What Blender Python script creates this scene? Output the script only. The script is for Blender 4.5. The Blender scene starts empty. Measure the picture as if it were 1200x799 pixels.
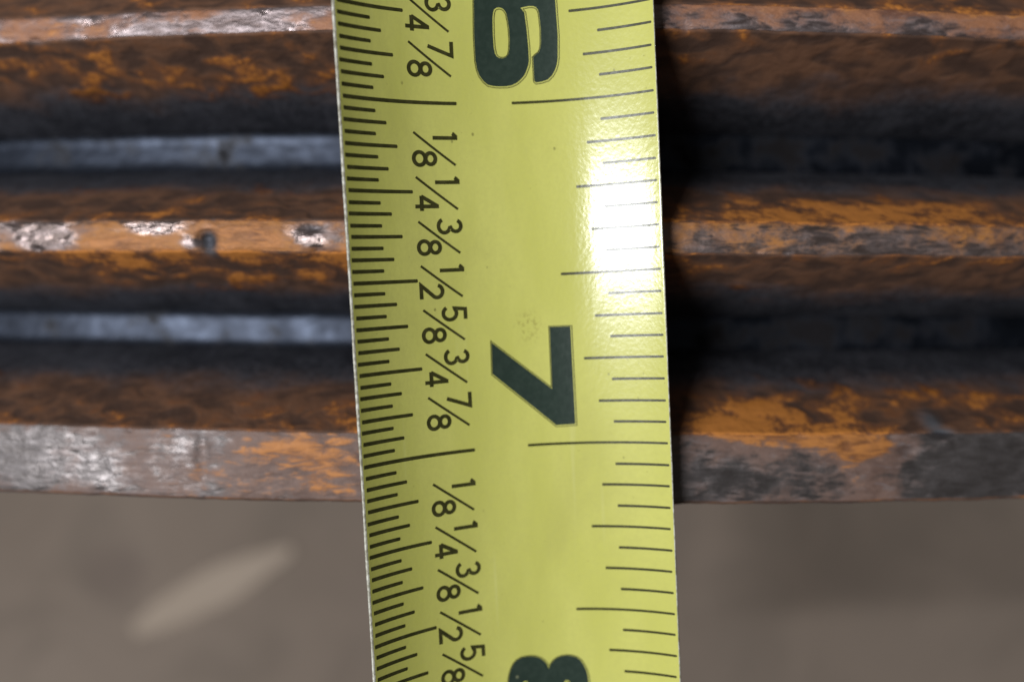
import bpy, bmesh, math, random
import numpy as np
from mathutils import Matrix, Vector

random.seed(7)
SC = bpy.context.scene
COL = SC.collection
MM = 0.001

# ---------------------------------------------------------------- camera
cam_d = bpy.data.cameras.new('camera')
cam = bpy.data.objects.new('camera', cam_d)
COL.objects.link(cam)
R = Matrix(((0.99995167, 0.00648198, -0.00739161),
            (-0.00693378, 0.99800003, -0.06283202),
            (0.00696955, 0.06288024, 0.99799674)))
cam.matrix_world = Matrix.Translation(Vector((-2.01169, 1.88648, 67.96626)) * MM) @ R.transposed().to_4x4()
cam_d.sensor_fit = 'HORIZONTAL'
cam_d.sensor_width = 36.0
cam_d.lens = 1067.2 / 1200 * 36.0
cam_d.clip_start = 0.005
cam_d.clip_end = 20.0
cam_d.dof.use_dof = True
cam_d.dof.focus_distance = 0.0645
cam_d.dof.aperture_fstop = 11.8
SC.camera = cam

# ---------------------------------------------------------------- world, lamp, exposure
w = bpy.data.worlds.new('World')
SC.world = w
w.use_nodes = True
bg = w.node_tree.nodes['Background']
bg.inputs['Color'].default_value = (1.0, 0.95, 0.89, 1)
bg.inputs['Strength'].default_value = 0.066

ld = bpy.data.lights.new('tube_lamp', 'AREA')
ld.shape = 'RECTANGLE'
ld.size = 0.60
ld.size_y = 0.036
ld.energy = 18.6
ld.color = (0.95, 0.965, 1.0)
lamp = bpy.data.objects.new('tube_lamp', ld)
COL.objects.link(lamp)
lamp.location = (-0.655, 0.034, 1.0)
lamp.rotation_euler = (0, 0, 0.0566)

SC.view_settings.view_transform = 'Standard'
SC.view_settings.look = 'None'
SC.view_settings.exposure = 0.0
SC.view_settings.gamma = 1.0
SC.cycles.use_denoising = True


# ---------------------------------------------------------------- helpers
def vnoise(x, y, seed):
    """smooth value noise on arrays"""
    xi = np.floor(x).astype(np.int64); yi = np.floor(y).astype(np.int64)
    fx = x - xi; fy = y - yi
    fx = fx * fx * (3 - 2 * fx); fy = fy * fy * (3 - 2 * fy)

    def h(a, b):
        n = (a * 374761393 + b * 668265263 + seed * 2147483647) & 0xffffffff
        n = ((n ^ (n >> 13)) * 1274126177) & 0xffffffff
        return ((n ^ (n >> 16)) & 0xffff) / 65535.0
    a = h(xi, yi); b = h(xi + 1, yi); c = h(xi, yi + 1); d = h(xi + 1, yi + 1)
    return (a + (b - a) * fx) * (1 - fy) + (c + (d - c) * fx) * fy


def fbm(x, y, seed, octs=4):
    t = 0; a = 0.5
    for i in range(octs):
        t = t + a * (vnoise(x * 2 ** i, y * 2 ** i, seed + i) - 0.5); a *= 0.55
    return t


def link(name, me, mats, parent=None, smooth=True):
    if not isinstance(mats, (list, tuple)):
        mats = [mats]
    for m in mats:
        me.materials.append(m)
    if smooth:
        me.polygons.foreach_set('use_smooth', [True] * len(me.polygons))
    o = bpy.data.objects.new(name, me)
    COL.objects.link(o)
    if parent:
        o.parent = parent
    return o


def mesh(name, verts, faces):
    me = bpy.data.meshes.new(name)
    me.from_pydata(verts, [], faces)
    me.update()
    return me


def empty(name, loc, label, cat, rz=0.0):
    o = bpy.data.objects.new(name, None)
    o.empty_display_size = 0.01
    COL.objects.link(o)
    o.location = loc
    o.rotation_euler = (0, 0, rz)
    o['label'] = label
    o['category'] = cat
    return o


class NT:
    """small node-tree writer"""
    def __init__(self, name):
        self.m = bpy.data.materials.new(name)
        self.m.use_nodes = True
        self.t = self.m.node_tree
        self.t.nodes.clear()
        self.out = self.t.nodes.new('ShaderNodeOutputMaterial')
        self.p = self.t.nodes.new('ShaderNodeBsdfPrincipled')
        self.t.links.new(self.p.outputs[0], self.out.inputs[0])
        self.tc = self.t.nodes.new('ShaderNodeTexCoord')

    def put(self, sock, v):
        if isinstance(v, bpy.types.NodeSocket):
            self.t.links.new(v, sock)
        elif isinstance(v, (tuple, list)) and len(v) == 3 and sock.type == 'RGBA':
            sock.default_value = (*v, 1)
        else:
            sock.default_value = v

    def coord(self, scale=(1, 1, 1), rot=(0, 0, 0)):
        n = self.t.nodes.new('ShaderNodeMapping')
        n.inputs['Scale'].default_value = scale
        n.inputs['Rotation'].default_value = rot
        self.t.links.new(self.tc.outputs['Object'], n.inputs[0])
        return n.outputs[0]

    def noise(self, scale, detail=4, rough=0.55, vec=None, dist=0.0):
        n = self.t.nodes.new('ShaderNodeTexNoise')
        n.inputs['Scale'].default_value = scale
        n.inputs['Detail'].default_value = detail
        n.inputs['Roughness'].default_value = rough
        n.inputs['Distortion'].default_value = dist
        self.t.links.new(vec if vec is not None else self.tc.outputs['Object'], n.inputs['Vector'])
        return n.outputs['Fac']

    def voro(self, scale, vec=None, feature='F1'):
        n = self.t.nodes.new('ShaderNodeTexVoronoi')
        n.feature = feature
        n.inputs['Scale'].default_value = scale
        self.t.links.new(vec if vec is not None else self.tc.outputs['Object'], n.inputs['Vector'])
        return n.outputs['Distance']

    def attr(self, name):
        n = self.t.nodes.new('ShaderNodeAttribute')
        n.attribute_name = name
        return n.outputs['Fac']

    def math(self, op, a, b=0.0, c=0.0, clamp=False):
        n = self.t.nodes.new('ShaderNodeMath')
        n.operation = op
        n.use_clamp = clamp
        self.put(n.inputs[0], a); self.put(n.inputs[1], b); self.put(n.inputs[2], c)
        return n.outputs[0]

    def step(self, v, lo, hi, a=0.0, b=1.0):
        n = self.t.nodes.new('ShaderNodeMapRange')
        n.interpolation_type = 'SMOOTHSTEP'
        self.put(n.inputs['Value'], v)
        n.inputs['From Min'].default_value = lo
        n.inputs['From Max'].default_value = hi
        n.inputs['To Min'].default_value = a
        n.inputs['To Max'].default_value = b
        return n.outputs[0]

    def mix(self, f, a, b):
        n = self.t.nodes.new('ShaderNodeMix')
        n.data_type = 'RGBA'
        self.put(n.inputs[0], f); self.put(n.inputs[6], a); self.put(n.inputs[7], b)
        return n.outputs[2]

    def mixf(self, f, a, b):
        n = self.t.nodes.new('ShaderNodeMix')
        n.data_type = 'FLOAT'
        self.put(n.inputs[0], f); self.put(n.inputs[2], a); self.put(n.inputs[3], b)
        return n.outputs[0]

    def bump(self, h, strength, dist, normal=None):
        n = self.t.nodes.new('ShaderNodeBump')
        n.inputs['Strength'].default_value = strength
        n.inputs['Distance'].default_value = dist
        self.t.links.new(h, n.inputs['Height'])
        if normal is not None:
            self.t.links.new(normal, n.inputs['Normal'])
        self.t.links.new(n.outputs[0], self.p.inputs['Normal'])
        return n.outputs[0]

    def set(self, **kw):
        for k, v in kw.items():
            self.put(self.p.inputs[k.replace('_', ' ')], v)
        return self


# ---------------------------------------------------------------- materials
def mat_flank():
    n = NT('rusted_tooth_flank')
    dep = n.attr('depth'); ox = n.attr('oxide_shade'); nick = n.attr('nick')
    blob = n.noise(820, 2, 0.45, n.coord((0.50, 1, 0.62)), 0.5)          # flakes about a millimetre across
    blot = n.noise(330, 4, 0.55, n.coord((0.60, 1, 0.7)))
    fine = n.noise(2600, 3, 0.55, n.coord((0.8, 1, 0.6)))
    big = n.noise(110, 3, 0.5)
    c05 = lambda v, k: n.math('MULTIPLY', n.math('SUBTRACT', v, 0.5), k)
    reach = n.math('ADD', n.math('ADD', dep, c05(blot, 0.55)), n.math('ADD', c05(big, 0.35), c05(blob, 0.25)))
    brown = n.step(reach, 0.66, 0.30)
    ov = n.math('ADD', n.math('ADD', c05(blob, 1.05), c05(blot, 0.75)), n.math('ADD', c05(big, 0.6), c05(fine, 0.18)))
    ov = n.math('ADD', ov, n.math('ADD', n.math('MULTIPLY', ox, 0.20), n.math('MULTIPLY', dep, -0.32)))
    orange = n.step(ov, -0.06, 0.24)
    bright = n.step(n.math('ADD', ov, c05(fine, 0.5)), 0.08, 0.36)
    steel = n.mix(n.step(n.math('ADD', n.math('MULTIPLY', fine, 0.5), n.math('MULTIPLY', blot, 0.5)), 0.35, 0.65),
                  (0.052, 0.054, 0.064), (0.135, 0.137, 0.158))
    br = n.mix(n.step(blob, 0.35, 0.62), (0.068, 0.034, 0.021), (0.150, 0.070, 0.036))
    c = n.mix(brown, steel, br)
    orc = n.mix(bright, (0.185, 0.066, 0.020), (0.50, 0.185, 0.032))
    c = n.mix(n.math('MULTIPLY', orange, n.step(reach, 0.85, 0.45)), c, orc)
    c = n.mix(n.math('MULTIPLY', nick, 1.2, clamp=True), c, (0.075, 0.078, 0.088))
    n.set(Base_Color=c, Roughness=n.mixf(brown, 0.45, 0.80), Metallic=n.mixf(brown, 0.70, 0.06))
    h = n.math('ADD', n.math('MULTIPLY', blob, 0.7), n.math('ADD', n.math('MULTIPLY', blot, 0.6), n.math('MULTIPLY', fine, 0.16)))
    n.bump(h, 0.5, 0.0005)
    return n.m


def mat_root():
    n = NT('smooth_blue_grey_root_steel')
    m1 = n.noise(420, 4, 0.6, n.coord((0.7, 1, 1)))
    m2 = n.noise(900, 3, 0.6, n.coord((0.6, 1, 1)))
    v = n.math('ADD', n.math('MULTIPLY', m1, 0.7), n.math('MULTIPLY', m2, 0.3))
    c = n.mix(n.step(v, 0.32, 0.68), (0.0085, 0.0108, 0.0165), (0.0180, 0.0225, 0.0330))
    grime_shade = n.math('ADD', n.math('MULTIPLY', n.attr('oxide_shade'), 0.5), n.math('MULTIPLY', n.math('SUBTRACT', n.noise(300, 4, 0.6), 0.5), 2.2))  # random grime plus the tape's shade painted into the right-hand root floors
    grime_shade = n.step(grime_shade, 0.12, 0.62)
    c = n.mix(n.math('MULTIPLY', grime_shade, 0.8), c, (0.009, 0.007, 0.006))
    n.set(Base_Color=c, Roughness=n.mixf(grime_shade, n.step(v, 0.3, 0.7, 0.44, 0.35), 0.75), Metallic=n.mixf(grime_shade, 0.85, 0.0))
    n.put(n.p.inputs['Specular IOR Level'], n.mixf(grime_shade, 0.5, 0.08))
    n.bump(v, 0.25, 0.0004)
    return n.m


def mat_crest(name, rust_bias, steel_a, steel_b, glint, rust_a, rust_b, rust_c, slant, relief):
    n = NT(name)
    ox = n.attr('oxide_shade'); nick = n.attr('nick')
    vec = n.coord((0.40, 1.5, 1), (0, 0, slant))
    big = n.noise(95, 3, 0.55)
    blot = n.noise(330, 5, 0.65, n.coord((0.7, 1, 1)))
    strk = n.noise(1300, 4, 0.6, vec, 0.6)
    fine = n.noise(4200, 3, 0.6)
    rv = n.math('ADD', n.math('MULTIPLY', blot, 0.65), n.math('MULTIPLY', big, 0.75))
    rv = n.math('ADD', rv, n.math('MULTIPLY', n.math('SUBTRACT', strk, 0.25), 0.45))
    rv = n.math('ADD', rv, n.math('MULTIPLY', ox, 0.34))
    rust = n.step(n.math('ADD', rv, rust_bias), 0.76, 0.94)
    rust = n.math('MULTIPLY', rust, n.math('SUBTRACT', 1.0, n.math('MULTIPLY', nick, 1.0), clamp=True))
    steel = n.mix(n.step(strk, 0.3, 0.7), steel_a, steel_b)
    steel = n.mix(n.math('MULTIPLY', nick, 0.8, clamp=True), steel, (0.055, 0.058, 0.070))
    rc = n.mix(n.step(n.math('ADD', n.math('MULTIPLY', blot, 0.6), n.math('MULTIPLY', n.noise(900, 3, 0.6, n.coord((0.6, 1, 1))), 0.4)), 0.40, 0.58), rust_a, rust_b)
    rc = n.mix(n.step(strk, 0.50, 0.72), rc, rust_c)
    rc = n.mix(n.step(n.math('ADD', ox, n.math('MULTIPLY', n.math('ADD', n.math('SUBTRACT', blot, 0.5), n.math('SUBTRACT', strk, 0.5)), 2.4)), 0.40, 1.05), rc,
               n.mix(n.step(strk, 0.35, 0.65), (0.20, 0.070, 0.016), (0.50, 0.190, 0.034)))
    c = n.mix(n.math('MULTIPLY', rust, 0.88), steel, rc)
    n.set(Base_Color=c, Roughness=n.mixf(rust, n.mixf(n.math('MULTIPLY', nick, 0.9, clamp=True), n.step(n.noise(260, 4, 0.65), 0.44, 0.60, 0.52, glint), 0.62), 0.62), Metallic=n.mixf(rust, 0.66, 0.10))
    h = n.math('ADD', n.math('MULTIPLY', strk, 1.15), n.math('MULTIPLY', blot, 0.55))
    h = n.math('ADD', h, n.math('MULTIPLY', fine, 0.16))
    n.bump(h, relief, 0.0005)
    return n.m


def mat_simple_rust():
    n = NT('dark_scaled_steel')
    v = n.noise(260, 5, 0.6)
    n.set(Base_Color=n.mix(n.step(v, 0.35, 0.7), (0.03, 0.028, 0.03), (0.13, 0.065, 0.035)), Roughness=0.7, Metallic=0.3)
    n.bump(v, 0.4, 0.0006)
    return n.m


def coat_bump(n):
    a = n.noise(3600, 2, 0.5, n.coord((1, 0.8, 1)))
    b = n.noise(900, 2, 0.5, n.coord((1.2, 0.35, 1)))
    h = n.math('ADD', n.math('MULTIPLY', a, 0.6), n.math('MULTIPLY', b, 0.8))
    n.bump(h, 0.11, 0.00012)


def mat_tape():
    n = NT('yellow_tape_lacquer')
    big = n.noise(160, 3, 0.5, n.coord((1.5, 0.5, 1)))
    fine = n.noise(2600, 3, 0.6)
    c = n.mix(n.step(big, 0.3, 0.7), (0.545, 0.545, 0.128), (0.605, 0.600, 0.158))
    c = n.mix(n.math('MULTIPLY', n.step(fine, 0.35, 0.7), 0.35), c, (0.525, 0.520, 0.142))
    smudge = n.step(n.noise(75, 4, 0.6, n.coord((1.3, 0.7, 1)), 0.7), 0.50, 0.72)
    c = n.mix(n.math('MULTIPLY', smudge, 0.16), c, (0.30, 0.27, 0.10))
    vd = n.t.nodes.new('ShaderNodeVectorMath'); vd.operation = 'DISTANCE'
    n.t.links.new(n.tc.outputs['Object'], vd.inputs[0]); vd.inputs[1].default_value = (-0.0013, -0.0012, 0.0)
    near = n.step(vd.outputs['Value'], 0.0016, 0.0002)
    dust = n.math('MULTIPLY', near, n.step(n.noise(3000, 3, 0.6), 0.48, 0.62))
    c = n.mix(n.math('MULTIPLY', dust, 0.38), c, (0.16, 0.10, 0.03))
    grit = n.step(n.noise(3400, 2, 0.6), 0.69, 0.76)
    c = n.mix(n.math('MULTIPLY', grit, n.step(n.noise(190, 3, 0.6), 0.45, 0.65, 0.0, 0.40)), c, (0.20, 0.17, 0.05))
    scr = n.step(n.noise(900, 2, 0.5, n.coord((1.0, 0.04, 1), (0, 0, 0.05))), 0.66, 0.74)
    c = n.mix(n.math('MULTIPLY', scr, 0.10), c, (0.80, 0.80, 0.45))
    # sparse specks of grime
    sp = n.voro(620, n.coord((1.0, 0.8, 1)))
    keep = n.noise(230, 2, 0.5)
    speck = n.math('MULTIPLY', n.step(sp, 0.085, 0.03), n.step(keep, 0.53, 0.60))
    c = n.mix(n.math('MULTIPLY', speck, 0.6), c, (0.10, 0.085, 0.03))
    n.set(Base_Color=c, Roughness=0.18, IOR=1.5)
    coat_bump(n)
    return n.m


def mat_edge():
    n = NT('worn_bare_tape_edge')
    v = n.noise(2600, 4, 0.7)
    n.set(Base_Color=n.mix(n.step(v, 0.35, 0.65), (0.30, 0.28, 0.20), (0.72, 0.71, 0.62)), Roughness=0.5)
    n.bump(v, 0.4, 0.0001)
    return n.m


def mat_ink(name, a, b):
    n = NT(name)
    v = n.noise(1900, 4, 0.6)
    c = n.mix(n.step(v, 0.35, 0.7), a, b)
    w = n.math('MULTIPLY', n.step(n.voro(700), 0.12, 0.05), n.step(n.noise(420, 2), 0.56, 0.62))
    c = n.mix(n.math('MULTIPLY', w, 0.5), c, (0.30, 0.31, 0.18))
    n.set(Base_Color=c, Roughness=0.26, IOR=1.42)
    coat_bump(n)
    return n.m


def mat_ground():
    n = NT('dusty_concrete')
    v = n.noise(9, 4, 0.5)
    f = n.noise(160, 4, 0.6)
    c = n.mix(n.step(v, 0.3, 0.7), (0.153, 0.116, 0.087), (0.210, 0.165, 0.129))
    m = n.noise(38, 4, 0.6, None, 0.8)
    c = n.mix(n.step(m, 0.40, 0.66, 0.0, 0.5), c, (0.118, 0.092, 0.070))
    c = n.mix(n.math('MULTIPLY', f, 0.3), c, (0.135, 0.112, 0.095))
    # an old oil drip
    sub = n.t.nodes.new('ShaderNodeVectorMath'); sub.operation = 'DISTANCE'
    n.t.links.new(n.tc.outputs['Object'], sub.inputs[0]); sub.inputs[1].default_value = (-0.100, -0.069, -0.150)
    c = n.mix(n.step(sub.outputs['Value'], 0.011, 0.003, 0.0, 0.45), c, (0.09, 0.066, 0.055))
    n.set(Base_Color=c, Roughness=0.9)
    n.bump(f, 0.3, 0.001)
    return n.m


def mat_streak():
    n = NT('pale_tan_streak')
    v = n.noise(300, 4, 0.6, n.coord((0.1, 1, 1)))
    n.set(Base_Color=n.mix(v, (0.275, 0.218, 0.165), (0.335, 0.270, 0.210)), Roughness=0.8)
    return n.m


M_FLANK = mat_flank()
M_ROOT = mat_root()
M_CRESTS = [mat_crest('worn_crest_pinkish', 0.02, (0.13, 0.095, 0.088), (0.36, 0.30, 0.30), 0.20,
                      (0.15, 0.056, 0.026), (0.36, 0.150, 0.064), (0.22, 0.130, 0.105), -0.95, 0.36),
            mat_crest('worn_crest_orange', -0.02, (0.125, 0.092, 0.080), (0.265, 0.210, 0.200), 0.20,
                      (0.17, 0.060, 0.014), (0.45, 0.180, 0.034), (0.20, 0.108, 0.072), -0.45, 0.32),
            mat_crest('worn_crest_grey', 0.04, (0.095, 0.083, 0.079), (0.145, 0.130, 0.128), 0.33,
                      (0.12, 0.066, 0.048), (0.19, 0.115, 0.088), (0.175, 0.140, 0.134), -0.2, 0.26)]
M_BODY = mat_simple_rust()
M_TAPE = mat_tape()
M_EDGE = mat_edge()
M_BIG = mat_ink('bottle_green_ink', (0.023, 0.038, 0.029), (0.031, 0.048, 0.037))
M_TICK = mat_ink('olive_black_ink', (0.036, 0.036, 0.010), (0.058, 0.055, 0.018))
M_GROUND = mat_ground()
M_STREAK = mat_streak()

# ---------------------------------------------------------------- ground
GZ = -150.0
g = mesh('ground', [(-6, -6, GZ * MM), (6, -6, GZ * MM), (6, 6, GZ * MM), (-6, 6, GZ * MM)], [(0, 1, 2, 3)])
go = link('ground', g, M_GROUND, smooth=False)
go['kind'] = 'structure'

# ---------------------------------------------------------------- toothed steel block
gear = empty('toothed_steel_block', (0, 0, -0.45 * MM),
             'rusty steel block with long horizontal teeth and worn shiny crests, lying under the yellow tape', 'gear rack')
XS = np.linspace(-80, 80, 520)
DEPTH = 12.3
CRESTS = [(43.0, 40.8), (22.5, 20.75), (6.5, 4.25), (-9.55, -14.65)]      # y of the upper and lower edge of each crest
ROOTS = [(35.6, 31.6), (15.05, 11.85), (-0.85, -3.85)]

# oxide patches, plus two painting shade on the right root floors (x, y, rx, ry, amount) and nicks (x, y, rx, ry, depth, grey)
OX_SHADE = [(-22, 5.6, 6, 1.2, 0.9), (-33, 5.4, 3.5, 1.4, 0.8), (-36, 20.5, 6, 2.0, 0.5), (-14.0, -7.9, 5, 1.4, 0.8),
      (18.5, -8.9, 6.0, 1.2, 1.35), (25.0, -10.7, 2.6, 0.9, 1.5), (27, -7.4, 15, .9, 1.1), (22.5, -9.8, 2.5, .8, 1.0), (14, -8.7, 3, 1.0, 1.4), (23, 7.7, 15, 1.0, 1.9),
      (-17.5, 21.2, 3, 1.2, 0.4), (-24, 18.0, 16, 1.1, 1.2), (-28, 20.3, 14, .55, -0.8), (28, 22.6, 12, .5, .8), (-18.0, -10.6, 4.5, 1.2, .8),
      (-30, 2.8, 12, 1.4, 1.1), (-15, 2.8, 6, 1.2, 1.1), (22, 2.5, 14, 1.0, -0.2), (20, 17, 14, 2.4, -0.45),
      (-38, -12.5, 7, 2.2, -0.6), (-27, -12, 3, 2.2, .25), (-17.5, -12.6, 5, 2.2, 0.8), (33, -12, 6, 2, -0.6), (13, -12.6, 5, 1.6, -0.5), (-25, -7.0, 12, 1.4, -.35),
      (24, 13.4, 20, 2.2, 1.0), (24, -2.4, 20, 2.2, 1.0), (-22, -2.6, 30, 2.2, 0.13), (24, 18.0, 16, 2.0, -0.9), (25, 2.2, 16, 1.6, -0.6), (-31, 21.0, 3, .7, -0.6), (-22, 21.0, 2.5, .6, -0.6), (-26, 21.5, 3, .5, -0.6),  # the first two darken the right root floors as painted shade
      (-39, 5.4, 2.2, 1.0, -0.95), (-31, 5.8, 2.6, .6, -0.95), (-27, 4.8, 1.2, .5, -0.95), (-18.5, 5.5, 2.2, .9, -0.95), (22, 5.4, 20, 1.2, 0.12), (26, -13.0, 9, 1.6, .25), (24, 21.4, 16, .8, 0.1)]
NICKS = [(-25.9, 4.95, 0.75, 0.95, 0.6, 1.3), (-17.6, 6.0, 0.75, 0.45, 0.30, 0.75), (30.6, -8.7, 0.9, 0.75, -0.35, 0.8), (31.0, -9.5, 1.0, 0.35, 0.5, 0.9),
         (-26.3, -11.6, 0.55, 2.0, 0.18, 0.0), (-21.0, -13.2, 0.9, 0.5, 0.12, 0.0), (28.2, -10.9, 0.8, 0.4, .3, .4)]
_r = random.Random(11)
for _e in (22.4, 20.85, 6.4, 4.35, -9.7, -14.5):          # small chips broken out of the crest edges
    for _k in range(13):
        NICKS.append((_r.uniform(-70, 70), _e + _r.uniform(-.08, .08), _r.uniform(.15, .6), _r.uniform(.10, .28), _r.uniform(.08, .3), _r.uniform(0, .5)))


def sag(x, y):
    s = 0.0021 * x * x
    s = s + np.where(x < 0, -x / 40.0 * (y - 3) / 17.0, 0.0)
    return -s


def grid_part(name, ys, zs, deps, mat, parent, rough, seed, nick_on=True):
    """sweep a profile (ys, zs) along x, roughened, as one mesh"""
    ys = np.asarray(ys, float); zs = np.asarray(zs, float); deps = np.asarray(deps, float)
    X, Y = np.meshgrid(XS, ys); Z = np.repeat(zs[:, None], len(XS), 1); D = np.repeat(deps[:, None], len(XS), 1)
    arc = np.concatenate([[0], np.cumsum(np.hypot(np.diff(ys), np.diff(zs)))])
    A = np.repeat(arc[:, None], len(XS), 1) + seed * 13.7
    # common waviness of each edge plus local pitting (fades to the seams so that parts stay joined)
    yy = Y + 0.18 * fbm(X * 0.35, Y * 0.15 + 3.1, 5, 4) + 0.11 * fbm(X * 1.6, Y * 0.5, 9, 3)
    t = np.linspace(0, 1, len(ys))[:, None]
    fade = np.clip(np.minimum(t, 1 - t) * 8, 0, 1)
    zz = Z + sag(X, Y) + rough * fade * fbm(X * 1.3, A * 1.6, seed, 5)
    nick = np.zeros_like(X); ox = np.zeros_like(X)
    for (nx, ny, rx, ry, dp, gr) in NICKS:
        wob = 1 + 0.5 * fbm(X * 1.7, Y * 1.7, 21, 3)
        e = np.exp(-((((X - nx) / rx) ** 2 + ((Y - ny) / ry) ** 2) * wob) ** 1.5)
        e = np.where(D < 0.35, e, 0)
        zz -= dp * e
        nick = np.maximum(nick, gr * e)
    for (nx, ny, rx, ry, am) in OX_SHADE:
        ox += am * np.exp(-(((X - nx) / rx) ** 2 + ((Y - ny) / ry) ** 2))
    V = np.stack([X, yy, zz], -1).reshape(-1, 3) * MM
    n, m = len(ys), len(XS)
    i = np.arange(n - 1)[:, None] * m + np.arange(m - 1)[None, :]
    F = np.stack([i, i + m, i + m + 1, i + 1], -1).reshape(-1, 4)
    me = mesh(name, V.tolist(), F.tolist())
    for nm, arr in (('depth', D), ('oxide_shade', ox), ('nick', nick)):
        at = me.attributes.new(nm, 'FLOAT', 'POINT')
        at.data.foreach_set('value', arr.reshape(-1).astype(np.float32))
    return link(name, me, mat, parent)


def flank(y_top, y_root, n=46):
    e = np.linspace(0, 1, n)
    prof = 1 - (1 - e) ** 1.35                       # convex near the crest, steep towards the root
    fil = np.clip((e - 0.88) / 0.12, 0, 1)
    ys = y_top + (y_root - y_top) * prof
    zs = -DEPTH * (e - 0.03 * fil ** 2 * 0)
    return ys, zs, e


for k, (ct, cb) in enumerate(CRESTS):
    segs_y, segs_z, segs_d = [], [], []
    up = flank(ct + 0.06, ROOTS[k - 1][1]) if k > 0 else None
    lo = flank(cb - 0.06, ROOTS[k][0]) if k < 3 else None
    # the tooth body: its two flanks in one mesh (joined under the crest)
    ys, zs, ds = [], [], []
    if up:
        ys += list(up[0][::-1]); zs += list(up[1][::-1] - 0.05); ds += list(up[2][::-1])
    ys += [ct, ct - 0.1, cb + 0.1, cb]; zs += [-0.12, -0.4, -0.4, -0.12]; ds += [0, 0, 0, 0]
    if lo:
        ys += list(lo[0]); zs += list(lo[1] - 0.05); ds += list(lo[2])
    else:
        ys += [cb - 0.25, cb - 0.32, cb - 0.34, cb - 0.34]; zs += [-0.35, -1.0, -4.0, -14.0]; ds += [.55, .8, .9, 1.0]
    tooth = grid_part('tooth', ys, zs, ds, M_FLANK, gear, 0.16, 31 + k)
    # the worn crest on top, a low rounded land
    n = 16 if k < 3 else 30
    yy = np.linspace(ct, cb, n); t = np.linspace(-1, 1, n)
    zc = -0.10 * np.abs(t) ** 6
    mat = M_CRESTS[max(0, k - 1)]
    cr = grid_part('crest', yy, zc, np.zeros(n), mat, tooth, 0.14, 51 + k)
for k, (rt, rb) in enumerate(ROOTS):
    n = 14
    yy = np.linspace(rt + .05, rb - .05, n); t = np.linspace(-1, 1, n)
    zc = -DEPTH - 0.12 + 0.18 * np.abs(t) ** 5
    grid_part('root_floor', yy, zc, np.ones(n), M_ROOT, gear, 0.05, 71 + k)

# solid body under the teeth, standing on the ground
bm = bmesh.new()
pr = [(-14.96, -16.5), (38.5, -16.5), (38.5, GZ + 0.05), (-14.96, GZ + 0.05)]
va = [bm.verts.new((-78 * MM, y * MM, (z - 0) * MM)) for y, z in pr]
vb = [bm.verts.new((78 * MM, y * MM, (z - 0) * MM)) for y, z in pr]
for i in range(4):
    bm.faces.new((va[i], va[(i + 1) % 4], vb[(i + 1) % 4], vb[i]))
bm.faces.new(va[::-1]); bm.faces.new(vb)
me = bpy.data.meshes.new('body')
# drop the top so that the sagging ends stay above it
for v in bm.verts:
    if v.co.z > -0.1:
        v.co.z = -29 * MM
bmesh.ops.recalc_face_normals(bm, faces=bm.faces)
bm.to_mesh(me); bm.free()
link('body', me, M_BODY, gear, smooth=False)

# ---------------------------------------------------------------- tape measure blade
TR = 18.0688                      # radius of the hollow blade section, mm
UL, UR = -15.08, 8.95             # edges of the blade, measured round the hollow from its lowest line
V0 = 6.6 * 25.4                   # reading (mm) at the local origin
tape = empty('tape_measure_blade', (0, 0, 0),
             'yellow steel tape measure blade with black inch marks and big 6, 7 and 8', 'tape measure', 0.0566)


def tp(u, s, off=0.0):
    """blade coordinates (mm round the hollow, mm along the blade) to local metres"""
    r = TR - off
    a = u / TR
    return (r * math.sin(a) * MM, (V0 - s) * MM, (TR - r * math.cos(a)) * MM)


SA, SB = 4.6 * 25.4, 9.0 * 25.4
us = np.concatenate([[UL, UL + 0.06, UL + 0.16], np.linspace(UL + 0.16, UR - 0.12, 170)[1:-1], [UR - 0.12, UR - 0.05, UR]])
ss = np.linspace(SA, SB, 60)
nu, ns = len(us), len(ss)
vs, fs, mi = [], [], []
for off in (0.0, -0.14):
    for s in ss:
        for q, u in enumerate(us):
            wob = 0.0
            if q in (0, nu - 1):
                wob = 0.02 * random.uniform(-1, 1)
            vs.append(tp(u + wob, s, off - (0.03 if (off == 0.0 and q in (0, nu - 1)) else 0.0)))
N = nu * ns
for j in range(ns - 1):
    for i in range(nu - 1):
        a = j * nu + i
        fs.append((a, a + nu, a + nu + 1, a + 1)); mi.append(1 if (i < 2 or i > nu - 3) else 0)
        b = a + N
        fs.append((b, b + 1, b + nu + 1, b + nu)); mi.append(0)
    for i in (0, nu - 1):
        a = j * nu + i
        q = (a, a + N, a + N + nu, a + nu)
        fs.append(q if i == 0 else q[::-1]); mi.append(1)
for j in (0, ns - 1):
    for i in range(nu - 1):
        a = j * nu + i
        q = (a, a + 1, a + 1 + N, a + N)
        fs.append(q if j == 0 else q[::-1]); mi.append(1)
me = mesh('blade', vs, fs)
me.polygons.foreach_set('material_index', mi)
link('blade', me, [M_TAPE, M_EDGE], tape)

INK = 0.016


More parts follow.
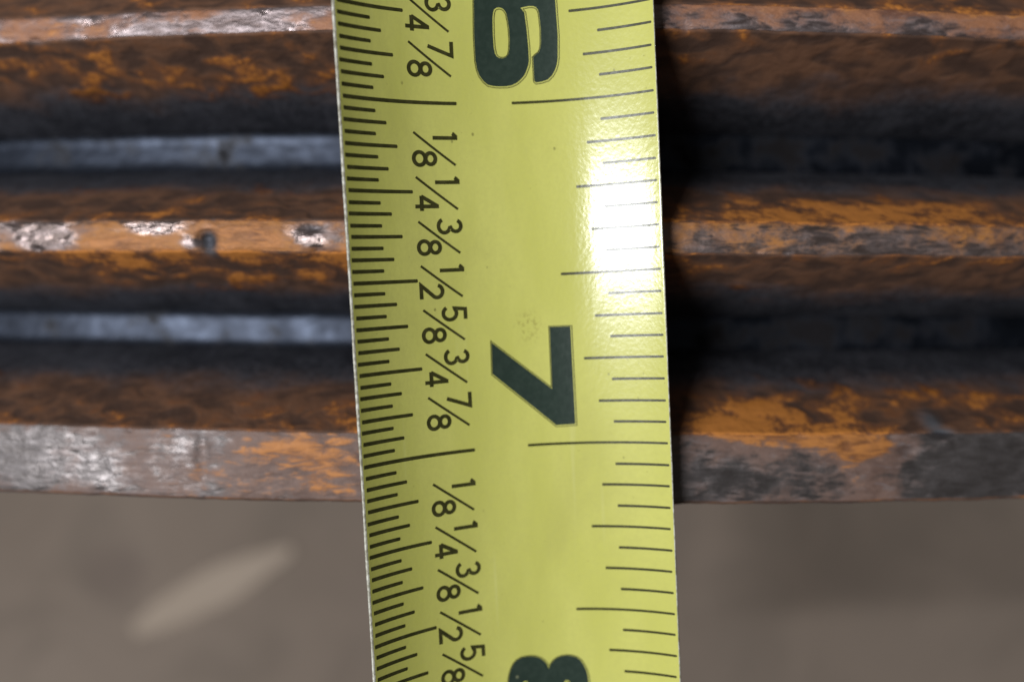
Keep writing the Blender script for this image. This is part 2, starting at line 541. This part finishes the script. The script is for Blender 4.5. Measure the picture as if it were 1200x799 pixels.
def flat_print(name, loops_list, mat, parent, label=None):
    """ink outlines in blade coordinates laid on the hollow blade: each entry is [outline, hole, hole...]"""
    bmx = bmesh.new()
    for lay, loops in enumerate(loops_list):
        b2 = bmesh.new()
        for lp in loops:
            v = [b2.verts.new((x, y, 0)) for x, y in lp]
            for i in range(len(v)):
                b2.edges.new((v[i], v[(i + 1) % len(v)]))
        bmesh.ops.triangle_fill(b2, use_beauty=True, use_dissolve=False, edges=b2.edges[:])
        xs = [v.co.x for v in b2.verts]
        x = math.floor(min(xs) / 0.4) * 0.4 + 0.4
        while x < max(xs):
            bmesh.ops.bisect_plane(b2, geom=b2.verts[:] + b2.edges[:] + b2.faces[:], plane_co=(x, 0, 0), plane_no=(1, 0, 0))
            x += 0.4
        idx = {}
        for v in b2.verts:
            idx[v] = bmx.verts.new(tp(v.co.x, v.co.y, INK + 0.004 * lay))
        for f in b2.faces:
            vv = [idx[v] for v in f.verts]
            nf = bmx.faces.new(vv)
        b2.free()
    bmx.normal_update()
    for f in bmx.faces:
        if f.normal.z < 0:
            f.normal_flip()
    me = bpy.data.meshes.new(name)
    bmx.to_mesh(me); bmx.free()
    o = link(name, me, mat, parent)
    if label:
        o['label'] = label
    return o


def ribbon(pts, wdt, closed=False):
    """outline(s) of a stroke of constant width; returns [outline(, hole)]"""
    P = [Vector((a, b)) for a, b in pts]
    n = len(P)
    Lf, Rt = [], []
    for i in range(n):
        if closed:
            d0 = (P[i] - P[i - 1]).normalized(); d1 = (P[(i + 1) % n] - P[i]).normalized()
        else:
            d0 = (P[i] - P[max(i - 1, 0)]); d1 = (P[min(i + 1, n - 1)] - P[i])
            d0 = d0.normalized() if d0.length > 0 else d1.normalized()
            d1 = d1.normalized() if d1.length > 0 else d0
        m = (d0 + d1)
        m = m.normalized() if m.length > 1e-6 else d0
        k = 1 / max(0.45, m.dot(d0))
        nn = Vector((-m.y, m.x)) * (wdt / 2 * k)
        Lf.append((P[i] + nn)[:]); Rt.append((P[i] - nn)[:])
    if closed:
        return [Lf, Rt]
    return [Lf + Rt[::-1]]


def arc(cx, cy, rx, ry, a0, a1, n=16):
    return [(cx + rx * math.cos(math.radians(a0 + (a1 - a0) * i / (n - 1))),
             cy + ry * math.sin(math.radians(a0 + (a1 - a0) * i / (n - 1)))) for i in range(n)]


# strokes of the small figures, box 0..1 along the reading direction and 0..1 up
DIG = {
    '1': [([(0.66, 0.0), (0.66, 1.0)], 0), ([(0.60, 0.955), (0.40, 0.84), (0.36, 0.80)], 0)],
    '2': [(arc(.5, .715, .42, .245, 165, -28, 16) + [(0.06, 0.045), (1.0, 0.045)], 0)],
    '3': [(arc(.49, .745, .38, .215, 160, -75, 14) + arc(.49, .275, .45, .235, 75, -160, 16), 0)],
    '4': [([(0.72, 0.0), (0.72, 1.0)], 0), ([(0.70, 0.95), (0.04, 0.27)], 0), ([(0.0, 0.27), (1.02, 0.27)], 0)],
    '5': [([(0.92, 0.955), (0.22, 0.955), (0.14, 0.52)] + arc(.48, .315, .44, .275, 128, -150, 16), 0)],
    '7': [([(0.02, 0.955), (0.97, 0.955), (0.36, 0.0)], 0)],
    '8': [(arc(.5, .285, .44, .245, 0, 345, 24), 1), (arc(.5, .755, .38, .205, 0, 345, 24), 1)],
}
FW, FH, SW = 1.06, 1.80, 0.275         # width, height and stroke of a small figure, mm


def figure(ch, u, s, w=FW, h=FH):
    """loops of one small figure whose foot is at u and whose left side is at s"""
    out = []
    for pts, closed in DIG[ch]:
        q = [(u + b * h, s + a * w) for a, b in pts]
        out.append(ribbon(q, SW, bool(closed)))
    return out


def fraction(num, den, v):
    u0, s0 = -9.29, (v - 0.0415) * 25.4
    lay = [ribbon([(u0, s0), (u0 + 3.10, s0 + 2.32)], 0.175)]
    lay += figure(num, u0 + 1.46, s0 - (0.33 if num == '1' else 0.17), FW, 1.86)
    lay += figure(den, u0 - 0.16, s0 + 1.33, FW, 1.80)
    flat_print('fraction_figure', lay, M_TICK, tape,
               'printed fraction %s/%s beside the fine ticks' % (num, den))


SEVEN = [(-4.188, 169.912), (0.207, 173.627), (0.236, 168.978), (1.782, 169.006), (1.822, 176.34), (0.397, 176.381), (-4.233, 172.235)]
SIX = [(-4.178, 144.725), (-4.3, 147.464), (-4.299, 149.326), (-4.207, 149.969), (-4.041, 150.422), (-3.776, 150.798), (-3.467, 151.065), (-3.067, 151.156), (-2.602, 151.195), (-2.123, 151.194), (-1.742, 151.143), (-1.357, 150.989), (-1.03, 150.742), (-0.733, 150.439), (-0.558, 150.083), (-0.416, 149.744), (-0.35, 149.414), (-0.35, 148.393), (-0.413, 147.124), (-0.523, 145.931), (-0.774, 145.59), (-0.207, 145.493), (0.166, 145.518), (0.349, 145.608), (0.483, 145.8), (0.546, 146.048), (0.623, 147.18), (0.582, 148.277), (0.503, 148.622), (0.366, 148.861), (0.12, 149.032), (-0.037, 149.177), (-0.032, 150.874), (0.087, 151.003), (0.528, 150.966), (0.96, 150.844), (1.3, 150.552), (1.537, 150.167), (1.689, 149.747), (1.767, 149.286), (1.843, 147.671), (1.796, 146.002), (1.774, 145.158), (1.644, 144.599), (1.289, 144.205), (0.677, 143.979), (-1.309, 143.795), (-2.875, 143.832), (-3.636, 143.988), (-4.03, 144.298)]
SIX_HOLE = [(-2.914, 147.48), (-2.878, 146.3), (-2.804, 145.843), (-2.719, 145.66), (-2.588, 145.557), (-2.398, 145.523), (-2.181, 145.563), (-2.0, 145.7), (-1.856, 145.948), (-1.759, 146.501), (-1.702, 147.115), (-1.692, 147.912), (-1.758, 148.586), (-1.85, 148.922), (-2.016, 149.096), (-2.24, 149.164), (-2.497, 149.147), (-2.704, 149.027), (-2.82, 148.829), (-2.891, 148.38)]
EIGHT = [(-4.288, 196.244), (-4.198, 195.524), (-4.074, 195.056), (-3.936, 194.696), (-3.741, 194.389), (-3.497, 194.155), (-3.192, 194.013), (-2.793, 193.952), (-2.332, 193.968), (-1.942, 194.058), (-1.642, 194.219), (-1.383, 194.44), (-1.205, 194.688), (-1.071, 195.033), (-0.905, 194.71), (-0.696, 194.456), (-0.425, 194.258), (-0.047, 194.124), (0.346, 194.095), (0.735, 194.135), (1.1, 194.271), (1.388, 194.504), (1.601, 194.84), (1.771, 195.243), (1.87, 195.644), (1.938, 196.314), (1.958, 198.059), (1.853, 199.675), (1.68, 200.62), (1.323, 201.295), (0.781, 201.692), (-0.012, 201.8), (-0.592, 201.565), (-0.967, 201.133), (-1.148, 200.781), (-1.499, 201.225), (-1.91, 201.524), (-2.71, 201.602), (-3.495, 201.327), (-4.001, 200.777), (-4.288, 199.857), (-4.385, 198.5)]
EIGHT_HOLE_A = [(-2.391, 197.832), (-2.459, 198.491), (-2.591, 199.063), (-2.77, 199.477), (-2.975, 199.683), (-3.182, 199.656), (-3.364, 199.4), (-3.5, 198.946), (-3.574, 198.35), (-3.577, 197.684), (-3.507, 197.03), (-3.375, 196.464), (-3.196, 196.054), (-2.991, 195.848), (-2.785, 195.873), (-2.604, 196.124), (-2.468, 196.572), (-2.394, 197.165)]
EIGHT_HOLE_B = [(0.757, 197.911), (0.694, 198.554), (0.572, 199.118), (0.405, 199.534), (0.213, 199.752), (0.02, 199.743), (-0.151, 199.51), (-0.28, 199.082), (-0.35, 198.51), (-0.353, 197.865), (-0.289, 197.224), (-0.166, 196.665), (0.001, 196.253), (0.192, 196.039), (0.384, 196.046), (0.555, 196.276), (0.683, 196.699), (0.753, 197.267)]


def outline_of(loop, d):
    """the same loop grown by d"""
    area = sum(loop[i - 1][0] * loop[i][1] - loop[i][0] * loop[i - 1][1] for i in range(len(loop)))
    d = -d if area > 0 else d
    return [p for p in ribbon(loop, 2 * abs(d), True)[0 if d > 0 else 1]]


def big_figure(loops, label):
    o = flat_print('inch_figure', [loops], M_BIG, tape, label)
    lines = []
    for i, lp in enumerate(loops):
        g = [(x + 0.025, y + 0.03) for x, y in (outline_of(lp, 0.085) if i == 0 else outline_of(lp, -0.085))]
        lines.append(ribbon(g, 0.055, True))
    flat_print('figure_outline', lines, M_TICK, o)


big_figure([SEVEN], 'big dark green figure 7')
big_figure([SIX, SIX_HOLE], 'big dark green figure 6, cut off by the top of the picture')
big_figure([EIGHT, EIGHT_HOLE_A, EIGHT_HOLE_B], 'big dark green figure 8, cut off by the bottom of the picture')

for inch in (5, 6, 7):
    for k, (a, b) in enumerate((('1', '8'), ('1', '4'), ('3', '8'), ('1', '2'), ('5', '8'), ('3', '4'), ('7', '8'))):
        v = inch + (k + 1) / 8
        if 5.6 < v < 7.9:
            fraction(a, b, v)

# tick marks: left edge in 32nds, right edge in 16ths
LT = {32: -12.19, 16: -11.35, 8: -10.55, 4: -9.61, 1: -5.85}
RT = {16: 4.71, 8: 3.63, 4: 2.71, 2: 1.27, 1: -1.80}
for i in range(int(5.5 * 32), int(8.0 * 32) + 1):
    v = i / 32
    cl = 1 if i % 32 == 0 else 4 if i % 8 == 0 else 8 if i % 4 == 0 else 16 if i % 2 == 0 else 32
    j = lambda a: random.uniform(-a, a)
    s = v * 25.4 + j(0.02)
    u0, u1 = -14.78 + j(0.06), LT[cl] + j(0.04)
    flat_print('tick_mark', [[[(u0, s - 0.11), (u0 + .04, s - 0.145), (u1 - 0.05, s - 0.125), (u1, s - 0.06), (u1, s + 0.06),
                               (u1 - 0.05, s + 0.125), (u0 + .04, s + 0.145), (u0, s + 0.11)]]], M_TICK, tape)
    if i % 2 == 0:
        cl = 1 if i % 32 == 0 else 2 if i % 16 == 0 else 4 if i % 8 == 0 else 8 if i % 4 == 0 else 16
        u0, u1 = RT[cl] + j(0.03), 8.72 + j(0.05)
        flat_print('tick_mark', [[[(u0, s - 0.07), (u0 + 0.05, s - 0.10), (u1 - .05, s - 0.085), (u1, s - 0.04), (u1, s + 0.04),
                                   (u1 - .05, s + 0.085), (u0 + 0.05, s + 0.10), (u0, s + 0.07)]]], M_TICK, tape)

# ---------------------------------------------------------------- solid strip standing in for the pale streak on the ground
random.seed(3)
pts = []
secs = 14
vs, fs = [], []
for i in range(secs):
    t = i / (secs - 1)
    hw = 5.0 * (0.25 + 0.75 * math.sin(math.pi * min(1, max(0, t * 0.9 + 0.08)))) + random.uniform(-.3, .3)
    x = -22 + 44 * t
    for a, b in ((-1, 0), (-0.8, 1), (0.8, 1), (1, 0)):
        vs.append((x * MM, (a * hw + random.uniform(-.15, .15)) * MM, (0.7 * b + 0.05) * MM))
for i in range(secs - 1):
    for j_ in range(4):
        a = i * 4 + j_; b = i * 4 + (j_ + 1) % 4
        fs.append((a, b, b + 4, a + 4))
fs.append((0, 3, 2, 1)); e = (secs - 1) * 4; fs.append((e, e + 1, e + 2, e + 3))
sp = link('pale_streak', mesh('pale_streak', vs, fs), M_STREAK, smooth=False)
sp['label'] = 'pale strip standing in for a diagonal streak on the brown ground below the steel block'
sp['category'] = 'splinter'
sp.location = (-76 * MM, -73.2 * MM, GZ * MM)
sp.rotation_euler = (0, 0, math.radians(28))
